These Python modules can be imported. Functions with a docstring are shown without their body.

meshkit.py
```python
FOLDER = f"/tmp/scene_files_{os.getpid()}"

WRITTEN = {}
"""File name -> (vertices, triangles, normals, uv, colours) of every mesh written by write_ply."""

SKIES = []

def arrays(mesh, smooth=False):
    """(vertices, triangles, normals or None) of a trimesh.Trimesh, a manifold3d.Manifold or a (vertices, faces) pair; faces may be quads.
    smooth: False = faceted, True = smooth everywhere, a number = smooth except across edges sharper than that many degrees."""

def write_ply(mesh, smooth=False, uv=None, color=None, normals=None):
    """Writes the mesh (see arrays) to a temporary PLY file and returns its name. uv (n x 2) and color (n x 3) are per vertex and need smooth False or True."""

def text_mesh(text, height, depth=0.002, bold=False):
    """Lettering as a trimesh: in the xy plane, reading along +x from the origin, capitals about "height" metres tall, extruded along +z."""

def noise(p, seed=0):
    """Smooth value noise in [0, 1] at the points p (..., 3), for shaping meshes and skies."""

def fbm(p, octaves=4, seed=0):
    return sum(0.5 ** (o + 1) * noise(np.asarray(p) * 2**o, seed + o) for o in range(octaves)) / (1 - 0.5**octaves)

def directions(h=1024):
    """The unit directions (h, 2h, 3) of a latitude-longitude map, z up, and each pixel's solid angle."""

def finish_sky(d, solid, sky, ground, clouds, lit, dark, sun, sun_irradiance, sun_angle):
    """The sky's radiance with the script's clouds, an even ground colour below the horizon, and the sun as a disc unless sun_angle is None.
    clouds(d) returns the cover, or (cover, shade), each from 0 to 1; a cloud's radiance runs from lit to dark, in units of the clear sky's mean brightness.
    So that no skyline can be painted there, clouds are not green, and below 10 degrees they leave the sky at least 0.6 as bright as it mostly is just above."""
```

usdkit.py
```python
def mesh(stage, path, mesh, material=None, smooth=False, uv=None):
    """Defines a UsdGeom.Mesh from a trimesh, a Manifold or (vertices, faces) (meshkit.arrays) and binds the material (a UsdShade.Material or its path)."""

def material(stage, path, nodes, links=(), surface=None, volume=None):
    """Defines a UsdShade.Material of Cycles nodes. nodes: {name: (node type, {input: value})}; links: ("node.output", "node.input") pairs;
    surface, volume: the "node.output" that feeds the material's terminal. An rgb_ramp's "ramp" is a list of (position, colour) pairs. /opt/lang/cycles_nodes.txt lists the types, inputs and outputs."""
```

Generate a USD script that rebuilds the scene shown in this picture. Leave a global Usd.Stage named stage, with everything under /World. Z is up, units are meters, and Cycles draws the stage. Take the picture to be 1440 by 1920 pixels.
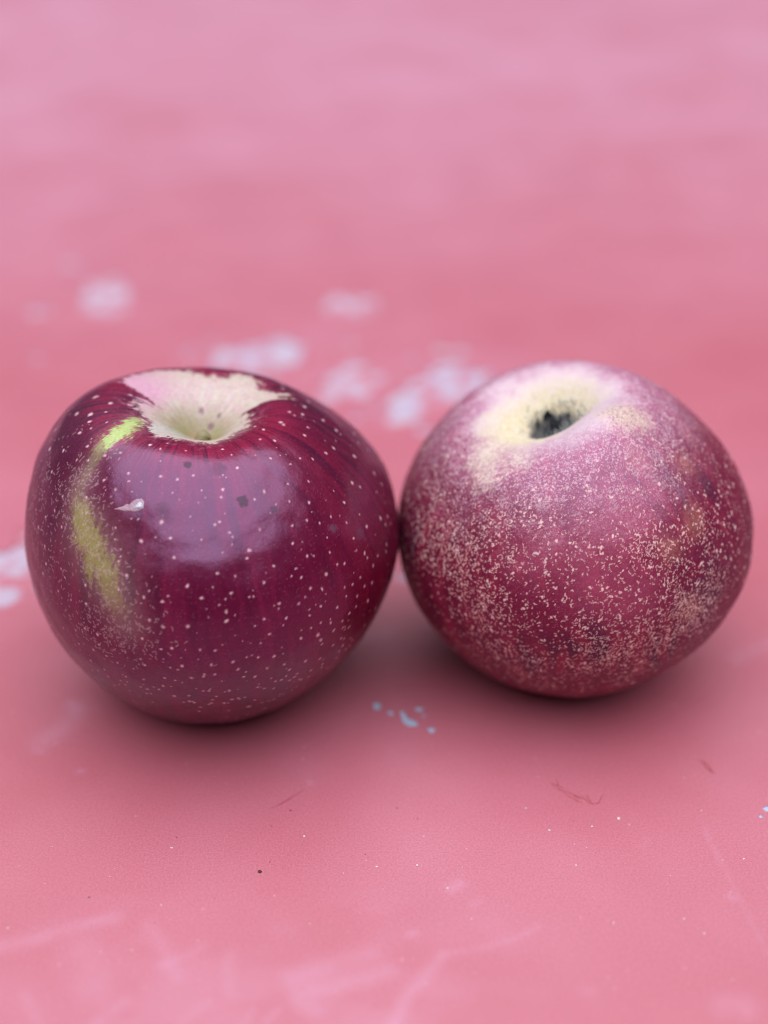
import math, numpy as np, usdkit, meshkit
from pxr import Usd, UsdGeom, UsdLux, UsdShade, Gf, Sdf, Vt
from scipy.spatial import cKDTree, Delaunay
from shapely.geometry import Polygon, Point
import shapely

stage = Usd.Stage.CreateInMemory()
UsdGeom.SetStageUpAxis(stage, UsdGeom.Tokens.z); UsdGeom.SetStageMetersPerUnit(stage, 1.0)
world_prim = UsdGeom.Xform.Define(stage, '/World'); stage.SetDefaultPrim(world_prim.GetPrim())
UsdGeom.Scope.Define(stage, '/World/Looks')

# ---------------------------------------------------------------- camera, sky, light, exposure
EXPOSURE = 2.12
SUN_EL, SUN_AZ = math.radians(80), math.radians(182)
SUN_INTENSITY, SUN_ANGLE = 0.40, 86.0
SKY_STRENGTH = 0.05
CAM = np.array([0.0, -0.2374, 0.179]); PITCH = math.radians(30)
cam = UsdGeom.Camera.Define(stage, '/World/camera')
cam.AddTranslateOp().Set(Gf.Vec3d(*CAM)); cam.AddRotateXOp().Set(60.0)
cam.CreateHorizontalApertureAttr(36.0); cam.CreateVerticalApertureAttr(48.0)
cam.CreateFocalLengthAttr(24.0 / math.tan(math.radians(20.5)))
cam.CreateFocusDistanceAttr(0.2500); cam.CreateFStopAttr(6.8)
cam.CreateClippingRangeAttr(Gf.Vec2f(0.01, 100.0)); cam.CreateExposureAttr(EXPOSURE)

SUN = np.array([math.cos(SUN_EL) * math.sin(SUN_AZ), math.cos(SUN_EL) * math.cos(SUN_AZ), math.sin(SUN_EL)])
sky_look = usdkit.material(stage, '/World/Looks/sky', {
    'tc': ('texture_coordinate', {}),
    'sky': ('sky_texture', {'sky_type': 'single_scattering', 'sun_disc': False, 'sun_elevation': SUN_EL, 'sun_rotation': SUN_AZ}),
    'n': ('noise_texture', {'scale': 1.6, 'detail': 5.0, 'roughness': 0.55}),
    'r': ('map_range', {'range_type': 'smoothstep', 'from_min': 0.35, 'from_max': 0.65, 'to_min': 0.96, 'to_max': 1.0, 'clamp': True}),
    'm': ('mix_color', {'b': (0.55, 0.60, 0.80), 'use_clamp': False, 'use_clamp_result': False}),
    'z': ('separate_xyz', {}), 'cie': ('map_range', {'from_min': 0.0, 'from_max': 1.0, 'to_min': 0.5, 'to_max': 1.0, 'clamp': True}),
    'ov': ('vector_math', {'math_type': 'scale'}),
    'bg': ('background_shader', {'strength': SKY_STRENGTH})},
    [('tc.generated', 'n.vector'), ('n.fac', 'r.value'), ('r.result', 'm.fac'), ('sky.color', 'm.a'), ('tc.generated', 'z.vector'), ('z.z', 'cie.value'), ('m.result', 'ov.vector1'), ('cie.result', 'ov.scale'), ('ov.vector', 'bg.color')], surface='bg.background')
dome = UsdLux.DomeLight.Define(stage, '/World/sky'); dome.CreateIntensityAttr(1.0)
UsdShade.MaterialBindingAPI.Apply(dome.GetPrim()).Bind(sky_look)
dome.GetPrim().SetCustomDataByKey('kind', 'structure')
sun = UsdLux.DistantLight.Define(stage, '/World/cloud_veiled_sun')
sun.CreateIntensityAttr(SUN_INTENSITY); sun.CreateAngleAttr(SUN_ANGLE); sun.CreateNormalizeAttr(True); sun.CreateColorAttr(Gf.Vec3f(0.84, 0.90, 1.0))
q = Gf.Rotation(Gf.Vec3d(0, 0, 1), Gf.Vec3d(*SUN)); sun.AddTransformOp().Set(Gf.Matrix4d().SetRotate(q))
DOTS = [(174.7,30.4,0.76),(-174.6,25.5,0.51),(-175.5,20.7,0.58),(-173.6,34.9,0.56),(-166.3,30.8,0.71),(-164.2,26.8,0.3),(-159.9,31.7,0.46),(-152.7,27.9,0.25),(-153.9,32.2,0.28),(-156.5,35.3,0.46),(-144.6,36.1,0.38),(-155.6,41.8,0.38),(-132.0,35.4,0.35),(-154.4,48.6,0.3),(-144.6,40.7,0.3),(-138.4,38.8,0.25),(-175.3,43.4,0.46),(-166.3,46.2,0.56),(-125.1,41.5,0.35),(-118.6,42.9,0.3),(-100.6,36.6,0.33),(-93.0,37.2,0.3),(-85.9,35.7,0.28),(-115.5,37.6,0.3),(-94.4,41.1,0.18),(-113.9,39.7,0.18),(-111.2,42.3,0.15),(-108.4,39.1,0.13),(-113.9,27.1,0.41),(-106.4,27.6,0.25),(-105.0,24.2,0.25),(-91.0,26.5,0.25),(-66.5,26.5,0.3),(-73.7,41.0,0.35),(-75.0,43.2,0.28),(-78.9,50.6,0.3),(-77.1,50.0,0.25),(-97.5,49.3,0.43),(-94.0,53.6,0.33),(-104.0,54.9,0.38),(-92.6,58.6,0.33),(-81.3,42.7,0.15),(-84.2,43.9,0.13),(-72.0,36.5,0.23),(-98.9,53.6,0.18),(-83.8,54.2,0.18),(-110.5,58.1,0.25),(-114.0,52.7,0.23),(-113.3,55.8,0.2),(-127.1,51.6,0.28),(-129.6,47.7,0.28),(-141.1,51.0,0.25),(-142.6,55.8,0.28),(-146.7,59.5,0.3),(-149.6,64.1,0.28),(-136.6,58.5,0.25),(-145.0,49.3,0.25),(-147.4,52.5,0.23),(-136.1,47.3,0.18),(-151.7,18.7,0.35),(-125.5,32.7,0.28),(24.5,39.2,0.46),(15.6,36.0,0.56),(3.8,30.2,0.43),(4.8,34.4,0.46),(0.4,31.9,0.33),(-12.3,28.5,0.46),(-14.2,29.6,0.41),(7.5,41.5,0.51),(-7.2,36.4,0.3),(5.1,46.3,0.48),(-16.2,36.7,0.38),(14.1,54.8,0.46),(7.9,55.3,0.41),(10.1,60.4,0.35),(-10.4,46.2,0.43),(-17.5,44.9,0.38),(-32.3,40.4,0.28),(-26.9,43.0,0.25),(-39.1,40.3,0.25),(-4.6,53.5,0.46),(-1.3,62.8,0.41),(-64.0,35.2,0.38),(-62.5,45.8,0.28),(-57.3,44.5,0.38),(-46.3,45.0,0.28),(-49.8,49.7,0.25),(-37.2,47.2,0.3),(-42.7,52.4,0.3),(-18.6,56.4,0.51),(-16.2,59.3,0.33),(-28.8,58.3,0.35),(-29.8,53.7,0.2),(-37.5,58.9,0.25),(-42.9,58.7,0.23),(-47.2,56.4,0.35),(-53.0,56.1,0.23),(-64.2,54.2,0.33),(-32.9,63.0,0.23),(-25.4,68.2,0.41),(-25.4,64.0,0.23),(-16.3,70.7,0.51),(-10.9,73.2,0.35),(-14.8,73.6,0.3),(-10.4,76.2,0.3),(-42.8,63.2,0.23),(-33.4,67.8,0.3),(-55.2,60.5,0.35),(-69.3,58.9,0.43),(-73.6,54.6,0.23),(-70.5,60.8,0.33),(-52.1,65.1,0.3),(-49.9,65.8,0.2),(-44.2,67.2,0.25),(-34.1,71.2,0.25),(-31.2,73.7,0.3),(-30.6,75.5,0.3),(-17.9,78.7,0.38),(-23.0,21.9,0.38),(-26.9,25.6,0.41),(-33.5,31.3,0.41),(-45.4,35.9,0.35),(-39.3,28.2,0.35),(-63.3,29.9,0.28),(-1.6,67.1,0.38),(14.8,68.3,0.41),(-52.0,61.1,0.15),(-74.2,56.4,0.15),(-77.5,58.2,0.15),(-53.2,62.8,0.13),(-74.6,47.9,0.13),(-55.4,48.9,0.15),(-80.0,63.4,0.3),(-88.6,66.1,0.33),(-85.0,69.4,0.35),(-95.9,70.4,0.35),(-101.3,69.7,0.28),(-107.2,64.6,0.41),(-110.5,61.4,0.3),(-110.1,59.9,0.2),(-121.4,70.7,0.33),(-120.7,76.0,0.33),(-99.7,75.8,0.38),(-95.9,77.4,0.38),(-89.1,76.8,0.33),(-102.2,81.7,0.35),(-93.9,83.5,0.35),(-96.9,84.2,0.3),(-86.5,83.9,0.28),(-82.6,84.3,0.33),(-84.0,88.9,0.35),(-95.0,90.2,0.3),(-91.7,89.3,0.35),(-103.5,88.9,0.3),(-117.2,84.8,0.33),(-109.3,68.8,0.3),(-86.1,92.3,0.3),(-83.3,92.4,0.3),(-97.3,94.9,0.3),(-94.5,95.5,0.25),(-92.6,96.3,0.2),(-110.0,98.1,0.3),(-100.2,101.0,0.35),(-103.6,104.3,0.3),(-96.0,103.4,0.46),(-91.8,105.8,0.46),(-90.6,106.7,0.41),(-87.2,99.9,0.3),(-85.5,99.9,0.3),(-85.0,105.0,0.41),(-115.2,91.6,0.33),(-120.0,91.5,0.3),(-111.4,92.9,0.3),(-122.0,84.5,0.3),(-126.5,87.4,0.25),(-123.0,97.4,0.3),(-127.5,77.4,0.25),(-141.8,72.1,0.38),(-143.2,67.3,0.33),(-143.7,76.5,0.35),(-133.8,77.4,0.3),(-126.7,92.7,0.33),(-99.8,67.9,0.2),(-81.6,66.7,0.2),(-97.6,66.4,0.15),(-99.0,63.9,0.15),(-97.8,82.1,0.18),(-118.0,102.3,0.35),(-118.1,99.1,0.3),(-111.9,103.2,0.33),(-114.0,115.5,0.3),(-90.1,114.1,0.33),(-84.4,131.6,0.3),(-132.8,69.8,0.23),(-130.6,71.7,0.23),(-63.1,64.5,0.28),(-67.1,67.9,0.35),(-76.8,69.0,0.3),(-74.8,64.8,0.18),(-57.0,67.0,0.3),(-58.8,68.4,0.25),(-56.0,69.8,0.3),(-47.7,72.0,0.41),(-43.0,71.2,0.33),(-40.2,72.2,0.33),(-19.2,80.3,0.3),(-25.0,78.1,0.3),(-28.4,79.4,0.35),(-35.6,79.1,0.3),(-30.2,84.0,0.35),(-34.2,82.7,0.3),(-39.4,79.1,0.33),(-42.5,78.3,0.25),(-54.0,73.6,0.25),(-50.5,75.2,0.33),(-58.5,76.4,0.28),(-56.3,75.2,0.2),(-64.0,74.4,0.33),(-65.6,74.6,0.18),(-64.5,75.7,0.2),(-72.0,70.7,0.23),(-70.8,70.9,0.23),(-78.6,73.6,0.28),(-78.9,76.0,0.46),(-71.6,78.8,0.23),(-68.7,77.6,0.28),(-62.9,79.0,0.33),(-64.0,80.7,0.18),(-55.7,79.2,0.25),(-55.9,80.9,0.25),(-52.0,79.8,0.35),(-46.6,82.7,0.35),(-42.3,87.0,0.38),(-42.6,81.1,0.23),(-38.3,83.6,0.33),(-32.9,88.6,0.46),(-26.4,96.1,0.38),(-39.2,86.5,0.3),(-45.2,87.9,0.35),(-42.0,92.3,0.41),(-44.1,91.9,0.33),(-49.4,86.1,0.28),(-48.6,89.3,0.35),(-52.8,84.6,0.25),(-55.9,84.8,0.33),(-58.8,84.3,0.2),(-59.3,86.7,0.33),(-68.0,82.2,0.35),(-53.9,88.1,0.41),(-53.0,90.4,0.46),(-52.5,92.3,0.35),(-48.1,95.5,0.35),(-43.3,99.1,0.41),(-44.4,100.9,0.35),(-40.2,98.2,0.3),(-52.6,98.2,0.41),(-50.7,102.2,0.33),(-47.4,107.1,0.41),(-57.9,95.9,0.38),(-67.3,89.6,0.35),(-71.6,88.6,0.28),(-74.7,87.9,0.25),(-78.4,88.7,0.35),(-75.1,93.3,0.28),(-72.7,96.0,0.38),(-69.4,93.5,0.35),(-64.3,93.9,0.35),(-62.6,97.2,0.33),(-64.8,100.9,0.38),(-60.7,101.8,0.33),(-57.9,105.2,0.38),(-71.8,101.4,0.33),(-67.0,104.3,0.38),(-70.0,102.9,0.25),(-54.8,113.6,0.33),(-58.6,109.4,0.3),(-81.8,107.9,0.46),(-79.4,105.9,0.41),(-77.6,105.4,0.3),(-74.2,114.1,0.66),(-69.9,112.7,0.46),(-67.8,121.0,0.56),(-72.6,108.6,0.41),(-65.9,112.9,0.46),(-81.8,123.0,0.35),(-78.3,125.1,0.46),(-74.2,123.4,0.51),(-80.5,114.8,0.35),(-71.0,128.0,0.35),(-65.0,87.3,0.15),(-64.9,89.6,0.15),(-73.2,83.7,0.13),(-75.3,82.5,0.1),(-80.5,82.8,0.13),(-44.6,104.1,0.35)]
CREAM = [(145.7,29.7),(154.5,26.9),(169.0,22.2),(171.3,19.9),(160.4,18.4),(162.5,15.9),(169.0,13.9),(-151.4,16.6),(-130.2,19.5),(-117.4,20.7),(-94.0,19.6),(-69.4,20.8),(-35.6,17.4),(-19.0,18.5),(-6.7,19.1),(19.7,17.4),(22.8,19.7),(21.2,22.9),(21.0,24.5),(25.5,25.9),(23.0,32.5),(29.5,34.6),(31.9,28.0),(41.0,26.4),(53.8,29.2),(62.2,28.7),(69.4,27.5),(73.2,25.1),(84.5,25.9),(88.0,24.4),(96.5,26.2),(107.4,28.0),(117.5,28.9)]
GREEN = [(-149.2,20.2),(-140.6,24.2),(-137.1,27.5),(-137.1,31.0),(-138.0,33.1),(-135.6,39.3),(-135.0,44.9),(-133.4,49.1),(-129.6,52.7),(-125.0,56.7),(-119.2,62.0),(-114.9,65.5),(-112.2,69.4),(-109.2,74.0),(-107.0,78.2)]
SOOT = [(-89.0,32.2),(-73.3,34.4),(-67.1,45.5),(-57.0,50.3),(-97.6,45.9),(-39.1,61.9),(-127.5,32.6),(-96.4,46.6),(-29.8,68.1),(-53.6,33.7)]
SCAB = [(-107.4,45.7),(-112.9,47.2),(-116.2,47.9)]
WALLSPOT = [(92.5,11.5),(54.8,11.9),(59.9,7.6)]
RDENSE = [(-139.1,60.1),(-132.2,66.4),(-124.2,74.4),(-119.2,56.0),(-153.5,63.6),(-157.5,46.2),(-61.8,86.8),(-53.1,86.0),(-60.2,93.8),(-68.0,93.7),(-104.0,107.3),(-81.7,96.5),(-108.9,86.4),(-94.8,72.7),(-87.2,86.1),(-71.1,65.4),(-123.5,91.6),(-67.0,65.2),(-44.6,72.5)]
RTAN = [(-42.0,28.5),(-46.2,23.2),(-37.7,33.4),(-34.7,50.1),(-55.0,39.3),(-46.6,63.9),(-48.3,65.8),(-60.8,67.7),(-59.9,87.8)]
RPALE = [(6.4,35.4),(-63.0,31.5),(-49.7,49.0),(-70.2,50.8),(-111.1,31.7),(-154.8,31.3),(-170.0,40.3),(-141.1,31.3),(-18.4,55.2),(139.7,21.1),(20.4,16.7)]
ROPEN = [(-79.3,56.7),(-90.0,62.5),(-68.1,54.8),(-103.6,59.8),(-86.5,70.9),(-77.8,76.4)]
CHIPS = [[(-0.1104,0.2334),(-0.1063,0.2483),(-0.1011,0.2528),(-0.0942,0.2388),(-0.0893,0.2202),(-0.0896,0.2126),(-0.0966,0.2101),(-0.1067,0.2141)],[(-0.0206,0.2244),(-0.0115,0.2296),(-0.0015,0.2264),(-0.0004,0.2126),(-0.012,0.2062),(-0.0208,0.2111)],[(-0.0552,0.1784),(-0.0424,0.1828),(-0.0339,0.1887),(-0.0238,0.1828),(-0.0267,0.1697),(-0.039,0.1614),(-0.051,0.163),(-0.0594,0.1697)],[(-0.0169,0.1606),(-0.0069,0.1723),(-0.0009,0.1676),(-0.0013,0.1517),(-0.0081,0.1416),(-0.0176,0.1416),(-0.0199,0.1505)],[(-0.0032,0.1364),(0.0069,0.1493),(0.0119,0.1647),(0.0241,0.1697),(0.0358,0.1606),(0.0304,0.1466),(0.0178,0.1401),(0.0103,0.1269),(0.0024,0.1305)],[(-0.0993,0.0465),(-0.0951,0.051),(-0.0915,0.0553),(-0.086,0.0515),(-0.0808,0.0393),(-0.0841,0.0342),(-0.0876,0.0301),(-0.0938,0.0301)],[(-0.0006,-0.0089),(-0.0006,-0.0098),(-0.0013,-0.0099),(-0.002,-0.0101),(-0.0022,-0.0092),(-0.0022,-0.0085),(-0.002,-0.0076),(-0.0013,-0.0077),(-0.0008,-0.008)],[(0.002,-0.0112),(0.0019,-0.0117),(0.0016,-0.0121),(0.0012,-0.0118),(0.0008,-0.0115),(0.0008,-0.0109),(0.0012,-0.0105),(0.0015,-0.0105),(0.0019,-0.0107)],[(0.0033,-0.0105),(0.0041,-0.0103),(0.0049,-0.0128),(0.0068,-0.014),(0.007,-0.0152),(0.0053,-0.0157),(0.0039,-0.0142)],[(0.0082,-0.0099),(0.0081,-0.0103),(0.0076,-0.0107),(0.0068,-0.0106),(0.0065,-0.0101),(0.0064,-0.0097),(0.0068,-0.0093),(0.0075,-0.0094),(0.0083,-0.0094)],[(0.0105,-0.0168),(0.0102,-0.0173),(0.0097,-0.0178),(0.0093,-0.0173),(0.0089,-0.0171),(0.009,-0.0165),(0.0092,-0.0159),(0.0097,-0.0161),(0.0103,-0.0161)],[(0.0059,0.0412),(0.0054,0.0395),(0.0041,0.0389),(0.0031,0.0394),(0.0025,0.0406),(0.0023,0.042),(0.003,0.0431),(0.0041,0.043),(0.0049,0.0424)],[(-0.0,0.0252),(-0.0003,0.0245),(-0.0008,0.0241),(-0.0014,0.0242),(-0.0021,0.0247),(-0.002,0.0257),(-0.0015,0.0264),(-0.0008,0.0264),(-0.0002,0.0261)],[(0.0734,-0.0401),(0.0732,-0.0407),(0.0726,-0.0409),(0.0723,-0.0407),(0.0721,-0.0403),(0.072,-0.0398),(0.0725,-0.0396),(0.073,-0.0393),(0.0734,-0.0396)],[(0.0716,-0.0422),(0.0715,-0.0426),(0.0712,-0.0426),(0.0709,-0.0427),(0.0707,-0.0424),(0.0709,-0.042),(0.0711,-0.0417),(0.0714,-0.0417),(0.0715,-0.0419)],[(0.0089,-0.0121),(0.0087,-0.0123),(0.0085,-0.0124),(0.0082,-0.0124),(0.008,-0.0122),(0.0079,-0.0119),(0.0082,-0.0117),(0.0085,-0.0117),(0.0087,-0.0119)]]
SMEARS = [([(-0.0665,-0.0744),(-0.0596,-0.0728),(-0.0539,-0.0701),(-0.047,-0.0677)],0.00105,0.8),([(-0.0509,-0.0757),(-0.0479,-0.0802),(-0.046,-0.0835)],0.00211,0.6),([(-0.0405,-0.069),(-0.0374,-0.0734),(-0.0342,-0.0808)],0.00086,0.5),([(-0.0372,-0.078),(-0.0334,-0.0763),(-0.0306,-0.074)],0.00057,0.5),([(-0.0258,-0.0752),(-0.0257,-0.0802),(-0.0249,-0.0846)],0.00067,0.4),([(-0.0149,-0.0808),(-0.0089,-0.078),(-0.0018,-0.0755)],0.00134,0.7),([(-0.0138,-0.0844),(-0.007,-0.0816),(0.0009,-0.0789)],0.00115,0.7),([(-0.0138,-0.0857),(-0.0103,-0.0872)],0.00086,0.6),([(0.0013,-0.0909),(0.0035,-0.0848),(0.008,-0.0786),(0.0098,-0.076)],0.00077,0.8),([(0.0098,-0.0757),(0.0162,-0.0744),(0.0217,-0.0725),(0.0265,-0.0696)],0.00038,0.7),([(-0.0586,-0.0835),(-0.0564,-0.0867),(-0.0545,-0.0904)],0.00038,0.6),([(-0.0464,-0.0904),(-0.0418,-0.0855)],0.00067,0.6),([(-0.0329,-0.0904),(-0.0284,-0.0857)],0.00048,0.4),([(-0.0224,-0.0898),(-0.0209,-0.0872)],0.00029,0.7),([(-0.0187,-0.0893),(-0.0171,-0.0872)],0.00048,0.7),([(0.0599,-0.0458),(0.061,-0.0536),(0.0622,-0.0615),(0.0644,-0.0757)],0.00029,0.45),([(0.0549,-0.0862),(0.0578,-0.0867)],0.00144,0.7),([(0.0118,-0.061),(0.0135,-0.0594)],0.00067,0.9),([(0.0154,-0.0648),(0.017,-0.0635)],0.00038,0.5),([(0.0045,-0.0712),(0.0051,-0.071)],0.00048,1.0),([(0.0608,-0.0626),(0.0612,-0.063)],0.00048,0.9),([(0.047,-0.0506),(0.0485,-0.0486)],0.00048,0.3),([(-0.0638,-0.0099),(-0.0653,-0.0152),(-0.0683,-0.0195)],0.00172,0.6),([(-0.0657,-0.0078),(-0.0645,-0.0099)],0.00086,0.9),([(-0.0696,-0.0231),(-0.0687,-0.0236)],0.00048,0.6),([(-0.0599,-0.0293),(-0.0595,-0.0293)],0.00038,0.9),([(0.0776,0.008),(0.0888,0.015)],0.00134,0.5),([(-0.0036,0.0161),(0.0,0.0182)],0.00153,0.6),([(0.0013,0.0417),(0.0052,0.0429)],0.00192,0.5),([(0.033,-0.0833),(0.0339,-0.0831)],0.00048,0.4),([(-0.0145,-0.0327),(-0.0142,-0.0329)],0.00038,1.0),([(0.0018,-0.0711),(0.0128,-0.0699),(0.0201,-0.0705)],0.00287,0.25),([(-0.0619,-0.0857),(-0.0512,-0.0878)],0.00383,0.3),([(-0.0169,-0.0285),(-0.0126,-0.0285)],0.00192,0.1)]
SCRATCH = [[(0.0326,-0.0335),(0.036,-0.0359),(0.0378,-0.0377)],[(0.0336,-0.0344),(0.0363,-0.0373),(0.0379,-0.0389)],[(0.0322,-0.0329),(0.0353,-0.0344)],[(0.0375,-0.0359),(0.0395,-0.0389),(0.041,-0.0386),(0.0424,-0.0359)],[(0.0388,-0.0362),(0.0399,-0.0392)],[(0.035,-0.0353),(0.0388,-0.0377)],[(0.0336,-0.0319),(0.0339,-0.0339)],[(0.0628,-0.0261),(0.0638,-0.0282),(0.0648,-0.0297)],[(0.0633,-0.0259),(0.0647,-0.0294)],[(0.0634,-0.0285),(0.0651,-0.0304)],[(-0.0218,-0.0404),(-0.0184,-0.0377),(-0.0155,-0.0347)]]
DARK = [(-0.0223,-0.0567,3.2),(-0.0177,-0.0407,2.5),(-0.0384,-0.0479,2),(-0.021,-0.0449,1.8),(-0.0207,-0.0542,1.6),(-0.0518,-0.0628,2.5),(0.0025,-0.04,2),(-0.0183,-0.0558,1.4),(-0.015,-0.0497,1.4),(-0.0297,-0.0631,1.4),(0.0063,-0.043,1.6),(0.0356,-0.0436,1.4),(-0.0034,-0.0523,1.5)]
LIGHT = [(-0.0148,-0.0476,3),(0.0442,-0.0429,4),(0.0347,-0.055,2.6),(0.0308,-0.046,3),(0.006,-0.055,3),(-0.0013,-0.0554,2.6),(0.0587,-0.0313,1.6),(0.0602,-0.0407,2),(0.0389,-0.045,3),(0.0395,-0.0687,2),(0.0546,-0.0711,2),(0.0518,-0.0678,2),(0.027,-0.04,2.5),(-0.039,-0.0506,2.4),(-0.0389,-0.0646,1.8),(-0.0424,-0.0748,1.5),(-0.0644,-0.0699,2.2),(-0.039,-0.0827,1.6),(-0.0476,-0.0752,1.5),(-0.0128,-0.0689,1.6),(-0.0073,-0.057,1.5),(0.0113,-0.0606,2),(0.0151,-0.0678,1.8),(0.0654,-0.0534,2),(0.0372,-0.0506,1.6)]
APPLE_A = {'c': [-0.00032, 0.00165, 0.03076, -0.00233, -0.00868, -0.01181, -0.01632, 0.00039, -0.01077, -0.02656, -0.01292, 0.00518, 0.0006, -0.00847, 0.01209, 0.00545, -0.01479, 0.01069, 0.01283], 'R': 0.037449, 'x': -0.035071, 'y': 0.000427, 'd': 0.0145, 'w': 0.36, 'k': 1.9, 'd2': 0.0055, 'w2': 0.5, 'tilt': (0.05236, -0.01745), 'bumps': [(-0.5, 0.55, 0.5, 0.25, 0.0006), (-2.0, 0.5, 0.4, 0.25, 0.0005), (1.2, 0.5, 0.5, 0.25, 0.0007)]}
APPLE_B = {'c': [-0.00107, 0.00147, 0.0317, -0.01622, -0.01125, -0.0068, -0.00889, -0.00082, 0.00357, -0.00776, 0.00093, -0.00023, -0.00105, 0.00429, 0.0017, 0.00412, 0.0154, 0.00947, -0.00187], 'R': 0.035841, 'x': 0.039135, 'y': 0.009303, 'd': 0.0125, 'w': 0.32, 'k': 2, 'd2': 0.0055, 'w2': 0.5, 'tilt': (0.06981, -0.19199), 'bumps': [(-0.85, 0.4, 0.62, 0.22, 0.0027), (3.85, 0.4, 0.7, 0.25, -0.0016)]}
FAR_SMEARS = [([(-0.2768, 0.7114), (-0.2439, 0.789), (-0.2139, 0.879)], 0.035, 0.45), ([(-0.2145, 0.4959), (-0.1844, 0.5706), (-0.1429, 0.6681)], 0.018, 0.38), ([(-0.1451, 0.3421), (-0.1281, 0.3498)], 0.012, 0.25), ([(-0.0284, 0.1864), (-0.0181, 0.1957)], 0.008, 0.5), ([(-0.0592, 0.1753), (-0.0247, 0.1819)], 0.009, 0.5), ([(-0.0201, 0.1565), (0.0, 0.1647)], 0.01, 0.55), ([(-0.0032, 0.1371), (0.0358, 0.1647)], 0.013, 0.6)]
# ---------------------------------------------------------------- helpers
def tag(prim, **kw):
    for k, v in kw.items():
        prim.SetCustomDataByKey(k, v)
    return prim

def xform(path):
    return UsdGeom.Xform.Define(stage, path).GetPrim()

def add(path, v, f, mat, smooth=True, colors=None, gloss=None):
    m = usdkit.mesh(stage, path, (v, f), mat, smooth=smooth)
    api = UsdGeom.PrimvarsAPI(m)
    if colors is not None:
        api.CreatePrimvar('albedo', Sdf.ValueTypeNames.Color3fArray, 'vertex').Set(Vt.Vec3fArray.FromNumpy(np.clip(colors, 0, 1).astype(np.float32)))
    if gloss is not None:
        api.CreatePrimvar('rough', Sdf.ValueTypeNames.FloatArray, 'vertex').Set(Vt.FloatArray.FromNumpy(np.asarray(gloss, np.float32)))
    return m.GetPrim()

def sstep(a, b, x):
    t = np.clip((x - a) / (b - a), 0, 1)
    return t * t * (3 - 2 * t)

def lerp(a, b, t):
    return a + (np.asarray(b) - a) * np.asarray(t)[..., None]

def fbm(p, o=4, s=0):
    return meshkit.fbm(p, o, s)

def direction(th_deg, ph_deg):
    t, p = np.radians(th_deg), np.radians(ph_deg)
    return np.stack([np.cos(t) * np.sin(p), np.sin(t) * np.sin(p), np.cos(p)], -1)

def tubes(lines, radii, sides=5):
    V, Fc, n = [], [], 0
    for L, r in zip(lines, radii):
        L = np.asarray(L, float); r = np.broadcast_to(r, len(L))
        t = np.gradient(L, axis=0); t /= np.linalg.norm(t, axis=1)[:, None] + 1e-12
        a = np.cross(t, [0.31, 0.77, 0.56]); a /= np.linalg.norm(a, axis=1)[:, None] + 1e-12
        b = np.cross(t, a)
        an = np.arange(sides) * 2 * np.pi / sides
        ring = L[:, None] + r[:, None, None] * (np.cos(an)[None, :, None] * a[:, None] + np.sin(an)[None, :, None] * b[:, None])
        V.append(ring.reshape(-1, 3)); m = len(L)
        i = np.arange(m - 1)[:, None] * sides + n; j = np.arange(sides)[None]; k = (j + 1) % sides
        Fc += [np.stack([(i + j).ravel(), (i + k).ravel(), (i + sides + j).ravel()], 1), np.stack([(i + k).ravel(), (i + sides + k).ravel(), (i + sides + j).ravel()], 1)]
        n += m * sides
        cap = np.array([[n - sides, n - sides + q, n - sides + q + 1] for q in range(1, sides - 1)]); Fc.append(cap)
    return np.vstack(V), np.vstack(Fc)

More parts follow.
